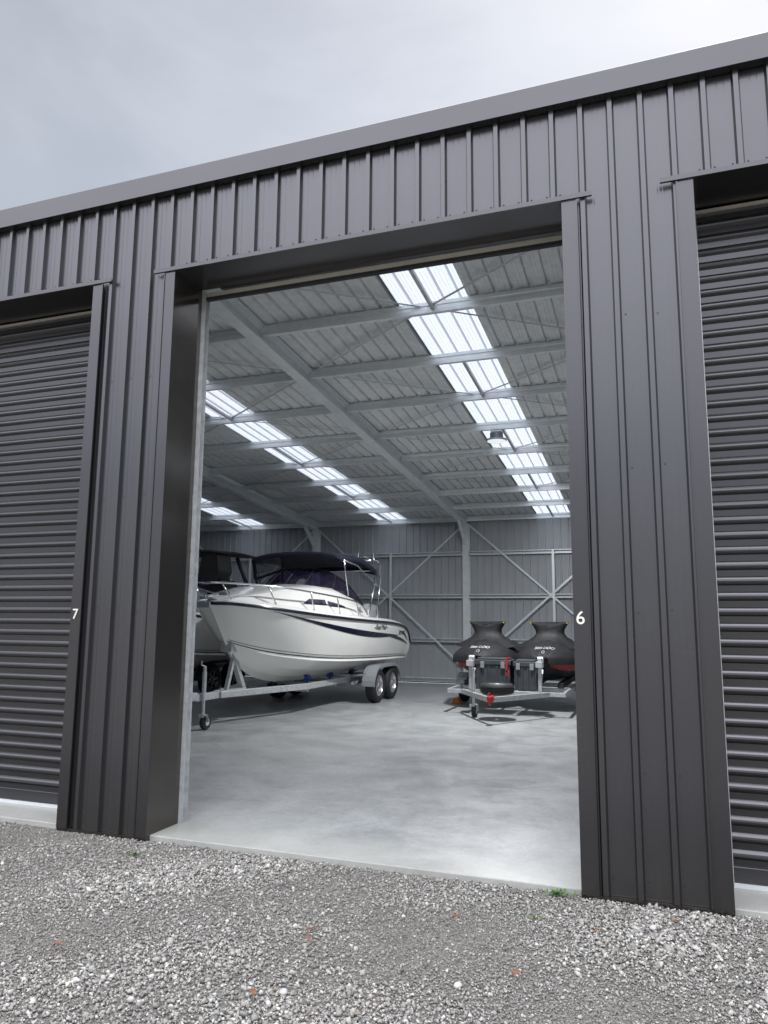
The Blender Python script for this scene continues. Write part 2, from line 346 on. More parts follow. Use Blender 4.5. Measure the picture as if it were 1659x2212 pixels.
for i in range(len(PC)-1):
    a,b=PC[i]+PH,PC[i+1]-PH
    c=MB(); c.box(a-.20,b+.20,4.768,4.787,HZ-.003,HZ+.012); c.box(a-.20,b+.20,4.768,4.771,HZ+.012,HZ+.03)
    c.obj('head_flashing','flash',shed)
    c=MB(); c.box(a,b,4.7875,5.18,HZ,HZ+.008); c.box(a,b,5.19,5.2,HZ+.01,5.32); c.obj('head_soffit','curtain',shed)
    for x0,x1 in ((a,a+.035),(b-.035,b)):
        c=MB()
        c.box(x0,x1,5.182,5.19,FZ,HZ-.005); c.box(x0,x1,5.245,5.25,FZ,HZ-.005)
        xx=x0 if x0==a else x1-.004
        c.box(xx,xx+.004,5.1895,5.2455,FZ,HZ-.005)
        c.obj('door_guide','galvd',shed)
    opened=(PC[i]<-3.5 and PC[i]>-4.5)
    door=sub('roller_door',shed,((a+b)/2,5.22,FZ))
    door["label"]='charcoal roller door rolled up above the opening' if opened else 'closed charcoal roller door with horizontal ribs'
    if opened:
        c=MB(); c.px([(5.205,4.402),(5.205,4.445),(5.235,4.445),(5.235,4.402)],a+.03,b-.03); c.obj('bottom_rail','cream',door,bevel=.004)
        c=MB(); c.box(a+.03,b-.03,5.20,5.24,4.375,4.401); c.obj('rubber_seal','black',door)
        c=MB(); pr=[]
        for k in range(40):
            an=2*math.pi*k/40; rr=.2+.01*(k%2); pr.append((5.45+rr*math.cos(an),4.78+rr*math.sin(an)))
        c.px(pr,a+.03,b-.03); c.obj('rolled_curtain','curtain',door)
    else:
        c=MB(); z=FZ+.12; P=[]
        p=.098
        while z<HZ+.1:
            P+=[(5.222,z),(5.222,z+p*.40),(5.212,z+p*.50),(5.205,z+p*.58),(5.203,z+p*.69),(5.205,z+p*.80),(5.212,z+p*.90)]
            z+=p
        c.grid([[(x,y,z) for y,z in P] for x in (a+.01,b-.01)]); c.obj('curtain','curtain',door)
        c=MB(); c.box(a+.01,b-.01,5.195,5.225,FZ+.03,FZ+.125); c.obj('bottom_rail','curtain',door,bevel=.006)
        c=MB(); c.box(a+.01,b-.01,5.19,5.23,FZ+.001,FZ+.029); c.obj('bottom_seal','lgrey',door)
        c=MB(); c.box(a+.01,b-.01,5.188,5.199,HZ-.035,HZ-.012); c.obj('head_trim','cream',door)
textmesh('door_number','6',.115,(-.415,4.7825,1.648),(1,0,0),(0,0,1),'white',shed,.003,bold=.0005)
textmesh('door_number','7',.115,(-4.345,4.7825,1.655),(1,0,0),(0,0,1),'white',shed,.003,bold=.0005)
SKW=.44
SK=[-2.22+4.31*k for k in range(-4,3)]
edges=[XA]; 
for x in SK: edges+=[x-SKW,x+SKW]
edges.append(XB)
def roofseg(mb,x0,x1,dz=0):
    p=ribprof(x0,x1,.040,.004)
    rows=[]
    for y in (ROOFY0,BY+.2): rows.append([(x,y,R(y)+h+dz) for x,h in p])
    mb.grid(rows)
c=MB()
for i in range(0,len(edges),2): roofseg(c,edges[i]-(.03 if i else 0),edges[i+1]+(.03 if i+2<len(edges) else 0))
c.obj('roof_sheeting','roofin',shed)
for x in SK:
    c=MB(); roofseg(c,x-SKW,x+SKW,.004); c.obj('skylight','sky',shed)
c=MB(); clad(c,XA,XB,.05,R(BY)+.02,BY,-1); c.obj('rear_wall_cladding','iclad',shed)
for x,nm in ((XA,'side_wall'),(XB,'side_wall')):
    c=MB(); c.add([(x,4.83,.04),(x,BY,.04),(x,BY,R(BY)),(x,4.83,R(4.83)-.1)],[(0,1,2,3)]); c.obj(nm,'iclad',shed)
RX=[-4.46+4.29*k for k in range(-3,3)]
def rsec(x,w,top,bot,t=.01):
    h=w/2
    return [(x-h,bot+.03),(x-h,bot),(x+h,bot),(x+h,bot+.03),(x+h-t,bot+.03),(x+h-t,bot+t),(x+.05,bot+t),(x+.012,bot+.07),(x+.012,top-.07),(x+.05,top-t),(x+h-t,top-t),(x+h-t,top-.03),(x+h,top-.03),(x+h,top),(x-h,top),(x-h,top-.03),(x-h+t,top-.03),(x-h+t,top-t),(x-.05,top-t),(x-.012,top-.07),(x-.012,bot+.07),(x-.05,bot+t),(x-h+t,bot+t),(x-h+t,bot+.03)]
for x in RX:
    c=MB(); c.py(rsec(x,.16,-.02,-.26),5.22,BY-.06,R); c.obj('rafter','galv',shed)
    c=MB(); c.box(x-.08,x+.08,BY-.26,BY-.25,FZ,R(BY)-.2); c.box(x-.006,x+.006,BY-.25,BY-.06,FZ,R(BY)-.2); c.box(x-.08,x+.08,BY-.06,BY-.05,FZ,R(BY)-.2)
    c.box(x-.11,x+.11,BY-.30,BY-.03,FZ,FZ+.012); c.obj('rear_column','galv',shed)
    c=MB(); c.beam((x,BY-.2,R(BY)-.75),(x,BY-.95,R(BY-.95)-.26),.08,.08); c.obj('knee_brace','galv',shed)
PY=[4.8*(1.631+.285*k) for k in range(-1,9)]
spans=[(XA+.05,RX[0]-.012)]+[(RX[i]+.012,RX[i+1]-.012) for i in range(len(RX)-1)]+[(RX[-1]+.012,XB-.05)]
PD=.14
for y in PY:
    z=R(y)
    pr=[(y-.06,z-PD),(y-.06,z-.095),(y-.050,z-.085),(y-.050,z-.06),(y-.06,z-.05),(y-.06,z-.009),(y,z-.015),(y,z-.03),(y-.005,z-.03),(y-.005,z-.018),(y-.045,z-.014),(y-.045,z-PD+.004),(y-.005,z-PD+.004),(y-.005,z-PD+.02),(y,z-PD+.02),(y,z-PD)]
    for a,b in spans[2:6]:
        c=MB(); c.px(pr,a,b); c.box(a+.001,a+.007,y-.075,y+.02,z-.15,z-.02); c.box(b-.007,b-.001,y-.075,y+.02,z-.15,z-.02); c.obj('purlin','galv',shed)
for x in SK[2:6]:
    for i in range(0,len(PY)-1,2):
        c=MB()
        c.py([(x-.02,-.11),(x+.02,-.11),(x+.02,-.07),(x-.02,-.07)],PY[i]+.003,PY[i+1]-.065,R)
        c.obj('purlin_bridging','galvd',shed)
for bi in range(2,len(RX)):
    c=MB(); xa=RX[bi-1]+.1; xb=RX[bi]-.1
    for i in (0,2,4,6):
        y0,y1=PY[i]+.05,PY[i+2]-.08
        c.beam((xa,y0,R(y0)-.055),(xb,y1,R(y1)-.055),.035,.003); c.beam((xb,y0,R(y0)-.062),(xa,y1,R(y1)-.062),.035,.003)
    c.obj('roof_bracing_strap','galvd',shed)
for z in (.14,1.15,2.28,3.39):
    y=BY-.032
    for a,b in spans[1:6]:
        c=MB(); c.px([(y,z-.05),(y,z+.05),(y-.13,z+.05),(y-.13,z+.03),(y-.124,z+.03),(y-.124,z+.044),(y-.006,z+.044),(y-.006,z-.044),(y-.124,z-.044),(y-.124,z-.03),(y-.13,z-.03),(y-.13,z-.05)],a,b); c.obj('wall_girt','galv',shed)
for i in range(1,len(RX)):
    c=MB(); x=(RX[i-1]+RX[i])/2+.07; c.box(x-.03,x+.03,BY-.19,BY-.165,1.1,3.44); c.obj('girt_bridging','galv',shed)
    c=MB(); a,b=RX[i-1]+.05,RX[i]-.05
    c.beam((a,BY-.172,4.15),(b,BY-.172,.45),.006,.045,(0,0,1)); c.beam((b,BY-.180,4.15),(a,BY-.180,.45),.006,.045,(0,0,1)); c.obj('wall_bracing_strap','galv',shed)
# ------------------------------------------------------------ high bay lamp
LX,LY=-2.31,11.95
lamp=thing('high_bay_lamp','round grey warehouse lamp, lit, hanging from a purlin','lamp',(LX,LY,4.6))
c=MB(); c.lathe([(0,.0),(0,.165),(.010,.172),(.025,.168),(.04,.10),(.06,.08),(.13,.075),(.14,.05),(.15,0)],(LX,LY,4.62),'Z',32)
for k in range(16):
    a=2*math.pi*k/16; c.beam((LX+.075*math.cos(a),LY+.075*math.sin(a),4.71),(LX+.11*math.cos(a),LY+.11*math.sin(a),4.71),.008,.10)
c.obj('housing','grey',lamp,bevel=0)
c=MB(); c.lathe([(0,0),(0,.15),(.008,.155),(.008,0)],(LX,LY,4.608),'Z',32); c.obj('lens','lens',lamp)
c=MB(); c.tube([(LX,LY,4.78),(LX,LY,R(LY)-.14)],.010); c.box(LX-.09,LX+.09,LY-.06,LY+.06,R(LY)-.17,R(LY)-.142); c.tube([(LX-.08,LY,4.74),(LX-.08,LY,4.82),(LX,LY,4.85),(LX+.08,LY,4.82),(LX+.08,LY,4.74)],.007); c.obj('bracket','galv',lamp)
al=bpy.data.lights.new('lamp_light','AREA'); al.shape='DISK'; al.size=.30; al.energy=320; al.color=(.97,.98,1.)
ao=bpy.data.objects.new('lamp_light',al); COL.objects.link(ao); ao.parent=lamp; ao.location=(0,0,-.005)
# ------------------------------------------------------------ wheels and trailers
def wheel(parent,c0,r,wd,side=1,rimmat='rim',axis='X'):
    e=sub('wheel',parent,c0); h=wd/2
    m=MB(); ri=r*.62
    m.lathe([(-h*.8,ri),(-h,ri+.02),(-h,r-.035),(-h*.75,r-.008),(-h*.35,r),(-h*.3,r-.008),(-h*.22,r-.008),(-h*.18,r),(h*.18,r),(h*.22,r-.008),(h*.3,r-.008),(h*.35,r),(h*.75,r-.008),(h,r-.035),(h,ri+.02),(h*.8,ri)],c0,axis,36)
    sharpsmooth(m.obj('tyre','black',e,True),40)
    m=MB(); q=side
    m.lathe([(q*h*.8,ri),(q*h*.85,ri-.012),(q*h*.5,ri-.03),(q*h*.1,ri-.04),(q*h*.05,.03)],c0,axis,36)
    if axis=='X':
        for k in range(6):
            a=2*math.pi*k/6+.2; cx,cy,cz=c0
            m.beam((cx+q*h*.62,cy+.03*math.cos(a),cz+.03*math.sin(a)),(cx+q*h*.62,cy+(ri-.01)*math.cos(a),cz+(ri-.01)*math.sin(a)),.05,.03,(1,0,0))
        m.lathe([(q*h*.55,.055),(q*h*.85,.05),(q*h*.9,.0)],c0,axis,16)
    sharpsmooth(m.obj('rim',rimmat,e,True),40)
    return e
def jockey(parent,x,y,top=1.0):
    e=sub('jockey_wheel',parent,(x,y,FZ))
    m=MB(); m.tube([(x,y,.22),(x,y,top)],.024,12); m.tube([(x,y,.5),(x,y,top-.08)],.031,12); m.tube([(x,y,top),(x+.02,y-.12,top+.02),(x+.02,y-.12,top+.08)],.01)
    for dx in (-.05,.05): m.beam((x+dx,y,.26),(x+dx,y+.06,FZ+.11),.006,.05,(1,0,0))
    m.box(x-.055,x+.055,y-.03,y+.03,.25,.265); m.obj('stem','galvd',e)
    m=MB(); m.lathe([(-.035,.05),(-.035,.1),(-.02,.11),(.02,.11),(.035,.1),(.035,.05)],(x,y+.07,FZ+.11),'X',24); sharpsmooth(m.obj('tyre','black',e,True))
    m=MB(); m.lathe([(-.037,0),(-.037,.05),(.037,.05),(.037,0)],(x,y+.07,FZ+.11),'X',16); m.obj('hub','lgrey',e)
def fender(mb,x0,x1,ya,yb,r,zc,dx=.006):
    pts=[]
    for a in np.linspace(math.pi,math.pi/2,7): pts.append((ya+r*math.cos(a)*1.0,zc+r*math.sin(a)))
    for a in np.linspace(math.pi/2,0,7): pts.append((yb+r*math.cos(a),zc+r*math.sin(a)))
    q=pts+[(y,z) for y,z in [((p[0]-(ya+yb)/2)*.985+(ya+yb)/2,p[1]-.012) for p in reversed(pts)]]
    mb.px(q,x0,x1)
    xs=x1
    top=[(xs,y,z) for y,z in pts]; bot=[(xs,y,z-.05) for y,z in pts]; mb.grid([top,bot])
def boat_trailer(cx,wy,y0,y1,label,rim,dark=False):
    T=thing('boat_trailer',label,'trailer',(cx,(y0+y1)/2,FZ))
    mt='galvd'
    m=MB(); 
    yk=y0+2.4
    for s_ in (-1,1):
        m.beam((cx+s_*.62,yk,.50),(cx+s_*.62,y1,.50),.06,.10)
        m.beam((cx+s_*.05,y0+.5,.50),(cx+s_*.62,yk+.02,.50),.06,.10)
    m.beam((cx,y0-.1,.50),(cx,y0+1.3,.50),.09,.10)
    for yy in (yk,yk+1.2,yk+2.2,y1-.05): m.beam((cx-.62,yy,.44),(cx+.62,yy,.44),.06,.06)
    m.obj('frame',mt,T,bevel=.008)
    for yy in (yk+.5,yk+1.5,yk+2.6,y1-.3):
        for s_ in (-1,1):
            m=MB(); m.lathe([(-.05,0),(-.05,.055),(0,.045),(.05,.055),(.05,0)],(cx+s_*.36,yy,.60),'X',14); m.beam((cx+s_*.36,yy,.45),(cx+s_*.36,yy,.58),.03,.03,(0,1,0))
            m.obj('keel_roller','blue',T)
    m=MB(); m.beam((cx,y0+1.25,.53),(cx,y0+.85,1.18),.085,.085,(1,0,0)); m.beam((cx,y0+.75,.53),(cx,y0+.92,1.0),.06,.06,(1,0,0)); m.box(cx-.10,cx+.10,y0+.70,y0+.90,1.13,1.30); m.beam((cx,y0+.85,1.2),(cx,y0+1.15,1.32),.05,.05,(1,0,0)); m.obj('winch_post',mt,T,bevel=.005)
    m=MB(); m.lathe([(-.07,0),(-.07,.06),(-.05,.035),(.05,.035),(.07,.06),(.07,0)],(cx,y0+.78,1.35),'X',16); m.lathe([(-.06,0),(-.06,.05),(.06,.05),(.06,0)],(cx,y0+1.2,1.33),'X',14); m.obj('winch_drum','black',T)
    m=MB(); m.box(cx-.05,cx+.05,y0-.32,y0-.08,.47,.58); m.lathe([(-.03,0),(-.03,.05),(.05,.05),(.06,.03),(.06,0)],(cx,y0-.33,.53),'Z',14); m.obj('coupling',mt,T,bevel=.01)
    jockey(T,cx+.08,y0+.02,.95)
    for yy in wy:
        m=MB(); m.beam((cx-1.05,yy,.36),(cx+1.05,yy,.36),.05,.05)
        for s_ in (-1,1): m.beam((cx+s_*.7,yy-.3,.42),(cx+s_*.7,yy+.3,.42),.05,.06)
        m.obj('axle',mt,T)
    for s_ in (-1,1):
        for yy in wy: wheel(T,(cx+s_*1.07,yy,FZ+.33),.33,.20,s_,rim)
        m=MB(); xa,xb=(cx+.93,cx+1.20) if s_>0 else (cx-1.20,cx-.93)
        fender(m,xa,xb,wy[0],wy[1],.385,FZ+.34); m.beam((cx+s_*.62,wy[0]-.3,.55),(cx+s_*1.0,wy[0]-.3,.6),.04,.04); m.obj('mudguard','black' if dark else 'grey',T)
    return T
# ------------------------------------------------------------ boats
def hullcurves(n):
    sh=[(0,0,1.88),(.34,.16,1.87),(.70,.75,1.81),(.98,1.7,1.73),(1.12,2.8,1.67),(1.18,3.9,1.63),(1.19,4.9,1.60),(1.17,5.7,1.54),(1.13,6.2,1.42),(1.09,6.5,1.18)]
    ch=[(0,.50,1.26),(.15,.72,1.17),(.40,1.2,1.05),(.74,1.95,.95),(.92,2.9,.89),(1.0,3.9,.86),(1.03,4.9,.84),(1.03,5.7,.83),(1.01,6.2,.82),(1.0,6.42,.82)]
    ke=[(0,.58,1.16),(0,.86,.93),(0,1.3,.72),(0,2.0,.58),(0,2.9,.53),(0,3.9,.51),(0,4.9,.51),(0,5.7,.51),(0,6.2,.52),(0,6.38,.52)]
    return cr(sh,n),cr(ch,n),cr(ke,n)
NU=60
SH,CHN,KE=hullcurves(NU)
def sidep(u,v):
    i=u*(NU-1); a=int(min(i,NU-2)); f=i-a
    s_=SH[a]*(1-f)+SH[a+1]*f; c_=CHN[a]*(1-f)+CHN[a+1]*f
    fl=v**(1.35-.35*min(1,u*2.2)); 
    x=c_[0]+(s_[0]-c_[0])*fl; rest=c_+(s_-c_)*v
    bul=.03*math.sin(math.pi*v)*min(1,u*4)
    return (max(0,x)+bul,rest[1],rest[2])
def make_boat(B,cx,yb,colmain='gel',main=True):
    def P(p,s_=1): return (cx+s_*p[0],yb+p[1],p[2])
    us=np.linspace(0,1,NU)
    hull=MB()
    for s_ in (-1,1):
        rows=[]
        for i,u in enumerate(us):
            r=[]
            for v in (0,.30,.32,.62,.64,1):
                q=KE[i]+(CHN[i]-KE[i])*v; st_=-.018*(1 if v in(.32,.64) else 0)*min(1,u*5)
                r.append(P((q[0],q[1],q[2]+st_),s_))
            q=CHN[i]; r.append(P((q[0]+.03*min(1,u*5),q[1],q[2]+.012),s_))
            for v in np.linspace(.06,1,9): r.append(P(sidep(u,v),s_))
            rows.append(r)
        hull.grid(rows)
        if s_==-1: rl=rows[-1]
        else: rr=rows[-1]
    n=len(rl); hull.grid([rl,rr])
    ho=sharpsmooth(hull.obj('hull',colmain,B,True),28)
    bvh=BVHTree.FromPolygons([Vector(p) for p in hull.v],hull.f)
    m=MB()
    for s_ in (-1,1): m.tube([P((q[0]+.008,q[1],q[2]-.01),s_) for q in SH],.026,8)
    m.tube([P((-SH[-1][0],SH[-1][1],SH[-1][2])),P(SH[-1])],.02)
    m.obj('rub_rail','navy' if main else 'black',B,True)
    def hh(s): return float(np.interp(s,[0,.3,.8,1.6,2.4,3.0,3.6,4.15],[0,.05,.17,.37,.48,.50,.42,.28]))
    def dsec(q,h):
        b=q[0]; z=q[2]
        L=[(1,0),(.975,.05),(.92,.075),(.86,.08),(.80,.08+.35*h),(.73,.08+.78*h),(.62,.08+.95*h),(.4,.08+1.02*h),(0,.08+1.06*h)]
        return [(b*a_,q[1],z+d_*min(1,.3+q[1]*2) ) for a_,d_ in L]
    idx=[i for i in range(NU) if SH[i][1]<=4.15]; cab=MB(); rows=[]
    for i in idx:
        half=dsec(SH[i],hh(SH[i][1])); rows.append([P(p) for p in half]+[P(p,-1) for p in reversed(half[:-1])])
    cab.grid(rows); last=rows[-1]; cab.add(last,[tuple(range(len(last)))])
    sharpsmooth(cab.obj('cabin_deck',colmain,B,True),50)
    cbvh=BVHTree.FromPolygons([Vector(p) for p in cab.v],cab.f)
    m=MB(); rows=[]
    for i in range(idx[-1],NU):
        q=SH[i]; b=q[0]; z=q[2]; zb=1.0
        half=[(b,z),(b*.975,z+.05),(b*.92,z+.075),(b*.84,z+.07),(b*.82,z+.03),(b*.81,zb),(0,zb)]
        rows.append([P((x,q[1],zz)) for x,zz in half]+[P((x,q[1],zz),-1) for x,zz in reversed(half[:-1])])
    m.grid(rows); sharpsmooth(m.obj('cockpit',colmain,B,True),40)
    base=[]; 
    for x,s in ((0,2.42),(.3,2.47),(.58,2.68),(.74,3.05),(.83,3.5),(.88,4.12)):
        h=hh(s); zs=float(np.interp(s,SH[:,1],SH[:,2])); bm=float(np.interp(s,SH[:,1],SH[:,0])); fr=x/bm
        dz=float(np.interp(fr,[0,.4,.62,.73,.8,.86],[1.06*h,1.02*h,.95*h,.78*h,.35*h,0])); base.append((x,s,zs+.07+dz))
    topc=[(0,2.98,2.60),(.26,3.0,2.59),(.50,3.12,2.55),(.64,3.38,2.46),(.74,3.72,2.30),(.86,4.15,1.95)]
    bb=cr(base,26); tt=cr(topc,26)
    m=MB()
    for s_ in (-1,1): m.grid([[P(p,s_) for p in bb],[P((np.array(p)+np.array(q))/2+np.array((.02,-.03,.0)),s_) for p,q in zip(bb,tt)],[P(p,s_) for p in tt]])
    m.obj('windscreen','glass',B,True)
    m=MB()
    for s_ in (-1,1):
        m.tube([P(p,s_) for p in tt],.014,6); m.tube([P(p,s_) for p in bb],.014,6)
        for k in (6,14): m.tube([P(bb[k],s_),P((bb[k]+tt[k])/2+np.array((.022,-.03,0)),s_),P(tt[k],s_)],.012,6)
    m.obj('windscreen_frame','black' ,B,True)
    def strip(mb,u0,u1,lo,hi,n=40,off=.006,s_=1):
        A=[];Bq=[]
        for u in np.linspace(u0,u1,n):
            f=(u-u0)/(u1-u0)
            for v,LL in ((lo(f),A),(hi(f),Bq)):
                p=sidep(u,v); LL.append(P((p[0]+off,p[1],p[2]),s_))
        mid=[tuple((np.array(a)+np.array(b))/2+np.array((s_*.004,0,0))) for a,b in zip(A,Bq)]
        mb.grid([A,mid,Bq])
    m=MB()
    for s_ in (-1,1):
        if main:
            strip(m,.22,.74,lambda f:.93-.26*math.sin(min(1,f*1.15)*math.pi/2)-.10*math.sin(math.pi*f**1.35),lambda f:.935-.25*math.sin(min(1,f*1.02)*math.pi/2)+.01*math.sin(math.pi*f),off=.007,s_=s_)
            strip(m,.62,.90,lambda f:.68-.16*f-.05*math.sin(math.pi*f),lambda f:.68-.14*f+.04*math.sin(math.pi*f)*(1-f),off=.010,s_=s_)
            strip(m,.74,.90,lambda f:.82-.16*f,lambda f:.82-.15*f+.06*math.sin(math.pi*f),off=.010,s_=s_)
        strip(m,.02,.985,lambda f:.075,lambda f:.095,80,s_=s_); strip(m,.04,.985,lambda f:.135,lambda f:.146,80,s_=s_)
    m.obj('hull_graphics','navy' if main else 'black',B)
    for s_ in (-1,1):
        for (y0_,y1_,zb_,ht) in ((1.55,2.35,1.885,.10),(2.42,3.1,1.86,.105)) if main else ((1.7,2.9,1.87,.12),):
            A=[];Bq=[]; m=MB()
            for f in np.linspace(0,1,16):
                y=y0_+(y1_-y0_)*f; tp=ht*min(1,(f*3.0 if y0_<2 else 1))*(1 if y0_<2 else (1-f)**.6+.02)
                for z,LL in ((zb_+.01*(1-f),A),(zb_+tp,Bq)):
                    o=Vector((cx+s_*2.,yb+y,z)); h=cbvh.ray_cast(o,Vector((-s_,0,0)),3.)
                    p=h[0] if h[0] else Vector((cx+s_*.8,yb+y,z)); LL.append(p+Vector((s_*.008,0,.003)))
            m.grid([A,Bq]); m.obj('cabin_window','glass',B,True)
    rail=[(.0,-.16,2.16),(.22,-.08,2.17),(.55,.42,2.16),(.84,1.1,2.12),(.99,1.9,2.07),(1.06,2.7,2.02),(1.09,3.4,1.94),(1.08,3.85,1.74)]
    rc=cr(rail,40); m=MB()
    if main:
        for s_ in (-1,1):
            m.tube([P(p,s_) for p in rc],.0155,8)
            for k,lean in ((6,.2),(13,.22),(20,.2),(26,.18),(32,.14)):
                p=rc[k]; yy=p[1]+lean; zz=float(np.interp(yy,SH[:,1],SH[:,2])); xx=float(np.interp(yy,SH[:,1],SH[:,0]))*.93
                m.tube([P(p,s_),P((xx,yy,zz+.06),s_)],.0125,8)
        m.obj('bow_rail','chrome',B,True)
        m=MB(); m.box(cx-.07,cx+.07,yb-.14,yb+.45,1.93,1.965); m.lathe([(-.05,0),(-.05,.04),(0,.025),(.05,.04),(.05,0)],(cx,yb-.14,1.96),'X',14); m.beam((cx,yb-.2,1.84),(cx,yb+.25,2.0),.03,.03); m.beam((cx-.14,yb-.18,1.84),(cx+.14,yb-.18,1.84),.03,.08); m.box(cx-.1,cx+.1,yb+.42,yb+.62,1.93,2.06); m.obj('bow_roller','grey',B,bevel=.008)
        y=yb+6.62
        rows=[]
        for z,w_,l,yo in ((1.30,.14,.22,0),(1.40,.19,.30,0),(1.62,.22,.36,.0),(1.85,.215,.35,.0),(1.97,.18,.29,-.02),(2.02,.08,.14,-.03)):
            rows.append([(cx+w_*math.copysign(abs(math.cos(a))**.7,math.cos(a)),y+yo+l*math.copysign(abs(math.sin(a))**.7,math.sin(a))+.1,z) for a in np.linspace(0,2*math.pi,24,endpoint=False)])
        m=MB(); m.grid(rows,True); m.add(rows[-1],[tuple(range(24))]); m.obj('outboard_motor','lgrey',B,True)
        m=MB(); m.box(cx-.06,cx+.06,y-.05,y+.2,.62,1.33); m.box(cx-.13,cx+.13,y-.02,y+.35,.78,.80); m.lathe([(-.3,0),(-.2,.05),(.1,.06),(.2,.04),(.22,0)],(cx,y+.1,.60),'Y',16); m.box(cx-.012,cx+.012,y,y+.16,.42,.62); m.obj('outboard_leg','lgrey',B,bevel=.01)
    return bvh,cbvh,P,bb,tt
BX,BYO=-6.25,9.62
T1=boat_trailer(BX,(13.97,14.78),9.45,16.0,'galvanised tandem axle boat trailer carrying the white cabin boat','rim')
B1=thing('cabin_boat','white cabin fishing boat with navy stripes and bimini on trailer','boat',(BX,12.8,.5))
bvh,cbvh,P,bb,tt=make_boat(B1,BX,BYO)
def bim(B,P,y0,y1,hw,zt,mat,name='bimini_top',drop=.10,thick=.02):
    m=MB(); rows=[]
    for f in np.linspace(0,1,14):
        y=y0+(y1-y0)*f; zc=zt+.05*math.sin(math.pi*f)-.34*max(0,f-.45)**1.5; row=[]
        for g_ in np.linspace(-1,1,17): row.append(P((hw*g_,y,zc+.10*(1-abs(g_)**2.6))))
        row=[P((-hw-.01,y,zc-drop))]+row+[P((hw+.01,y,zc-drop))]; rows.append(row)
    m.grid(rows); fr=[P((hw*g_,y0-.01,zt+.10*(1-abs(g_)**2.6)-drop*.7)) for g_ in np.linspace(-1,1,17)]; m.grid([rows[0][1:-1],fr])
    bk_=[P((hw*g_,y1+.03,zt-.34*.55**1.5+.10*(1-abs(g_)**2.6)-drop)) for g_ in np.linspace(-1,1,17)]; m.grid([rows[-1][1:-1],bk_])
    o=m.obj(name,mat,B,True); md=o.modifiers.new('s','SOLIDIFY'); md.thickness=thick; return o
bim(B1,P,2.85,4.78,.92,2.80,'canvas')
m=MB()
for s_ in (-1,1):
    m.tube([P((1.02,4.05,1.70),s_),P((.99,4.45,2.35),s_),P((.93,4.72,2.68),s_)],.02,8)
    m.tube([P((1.03,4.5,1.68),s_),P((.99,4.75,2.3),s_),P((.93,4.98,2.80),s_),P((.85,4.98,2.88),s_)],.02,8)
    m.tube([P((.99,4.45,2.35),s_),P((.96,3.6,2.68),s_),P((.93,2.95,2.74),s_)],.013,8)
    m.tube([P((.9,3.3,2.1),s_),P((.94,2.95,2.75),s_)],.014,8)
    m.tube([P((.93,4.98,2.80),s_),P((.93,4.0,2.90),s_)],.015,8)
m.tube([P((-.85,4.98,2.88)),P((0,4.98,2.94)),P((.85,4.98,2.88))],.02,8)
m.tube([P((-.93,4.72,2.66)),P((.93,4.72,2.66))],.016,8)
for x in (-.75,-.4,0,.4,.75):
    m.tube([P((x,5.0,2.80)),P((x,5.06,3.06))],.024,10)
m.obj('bimini_frame','chrome',B1,True)
m=MB()
m.grid([[P((-.90,2.96,2.50)),P((-.33,2.99,2.60))],[P((-.90,2.86,2.80)),P((-.33,2.86,2.86))]]); m.obj('clear_curtain','clear',B1)
m=MB(); m.grid([[P((-.86,3.0,2.15)),P((-.88,4.1,1.95))],[P((-.93,2.9,2.8)),P((-.93,4.1,2.8))]])
m.obj('clear_curtain','clear',B1)
def loop(pts,r=.02):
    m=MB(); m.tube(pts+[pts[0]],r,6); m.obj('curtain_binding','canvas',B1,True)
loop([P((-.90,2.95,2.40)),P((-.33,2.99,2.58)),P((-.33,2.86,2.86)),P((-.92,2.86,2.80))],.026)
loop([P((-.86,3.0,2.15)),P((-.88,4.1,1.95)),P((-.93,4.1,2.8)),P((-.93,2.9,2.8))],.026)
for sx in (-1,1):
    m=MB(); m.box(BX+sx*.475-.225,BX+sx*.475+.225,BYO+3.9,BYO+4.3,1.4,2.15); m.obj('seat_back','cover',B1,bevel=.04)
rt_=(0,1,0); upz=(0,0,1)
textmesh('boat_name_lettering','~Reel Mad~',.15,(BX+1.1,BYO+4.35,1.50),rt_,upz,'navy',B1,.001,bvh,.008,.2,.0)
textmesh('model_lettering','685',.14,(BX+.9,BYO+3.75,1.83),rt_,upz,'navy',B1,.001,cbvh,.012)
textmesh('maker_lettering','BONITO',.12,(BX+1.1,BYO+5.72,1.38),rt_,upz,'navy',B1,.001,bvh,.010,.3,.0)
CX2,YB2=-9.45,10.5
T2=boat_trailer(CX2-.45,(13.75,14.6),10.7,17.3,'dark tandem boat trailer with black alloy wheels','rimd',True)
B2=thing('wake_boat','white sports boat with dark cover and black tower on trailer','boat',(CX2,14.0,.5))
_,_,P2,_,_=make_boat(B2,CX2,YB2,'gel',False)
for s_ in (-1,1):
    m=MB()
    m.tube([P2((1.05,3.5,1.75),s_),P2((1.06,3.1,2.5),s_),P2((.9,3.2,2.98),s_)],.045,10); m.tube([P2((1.05,4.6,1.75),s_),P2((1.06,3.8,2.5),s_),P2((.9,3.7,2.98),s_)],.045,10)
    m.obj('wake_tower','cover',B2,True)
    def sb(pts,y0,y1,nm):
        m=MB(); n=len(pts); vs=[P2((x,y0,z),s_) for x,z in pts]+[P2((x,y1,z),s_) for x,z in pts]
        m.add(vs,[(k,(k+1)%n,n+(k+1)%n,n+k) for k in range(n)]+[tuple(range(n)),tuple(range(n,2*n))]); m.obj(nm,'cover',B2,bevel=.03)
    sb([(.72,2.52),(1.02,2.40),(1.14,2.62),(1.08,2.98),(.80,3.0)],2.55,3.15,'board_bag')
    sb([(.80,1.90),(1.16,1.88),(1.24,2.2),(1.06,2.46),(.84,2.42)],2.75,3.4,'board_bag')
m=MB(); rows=[]
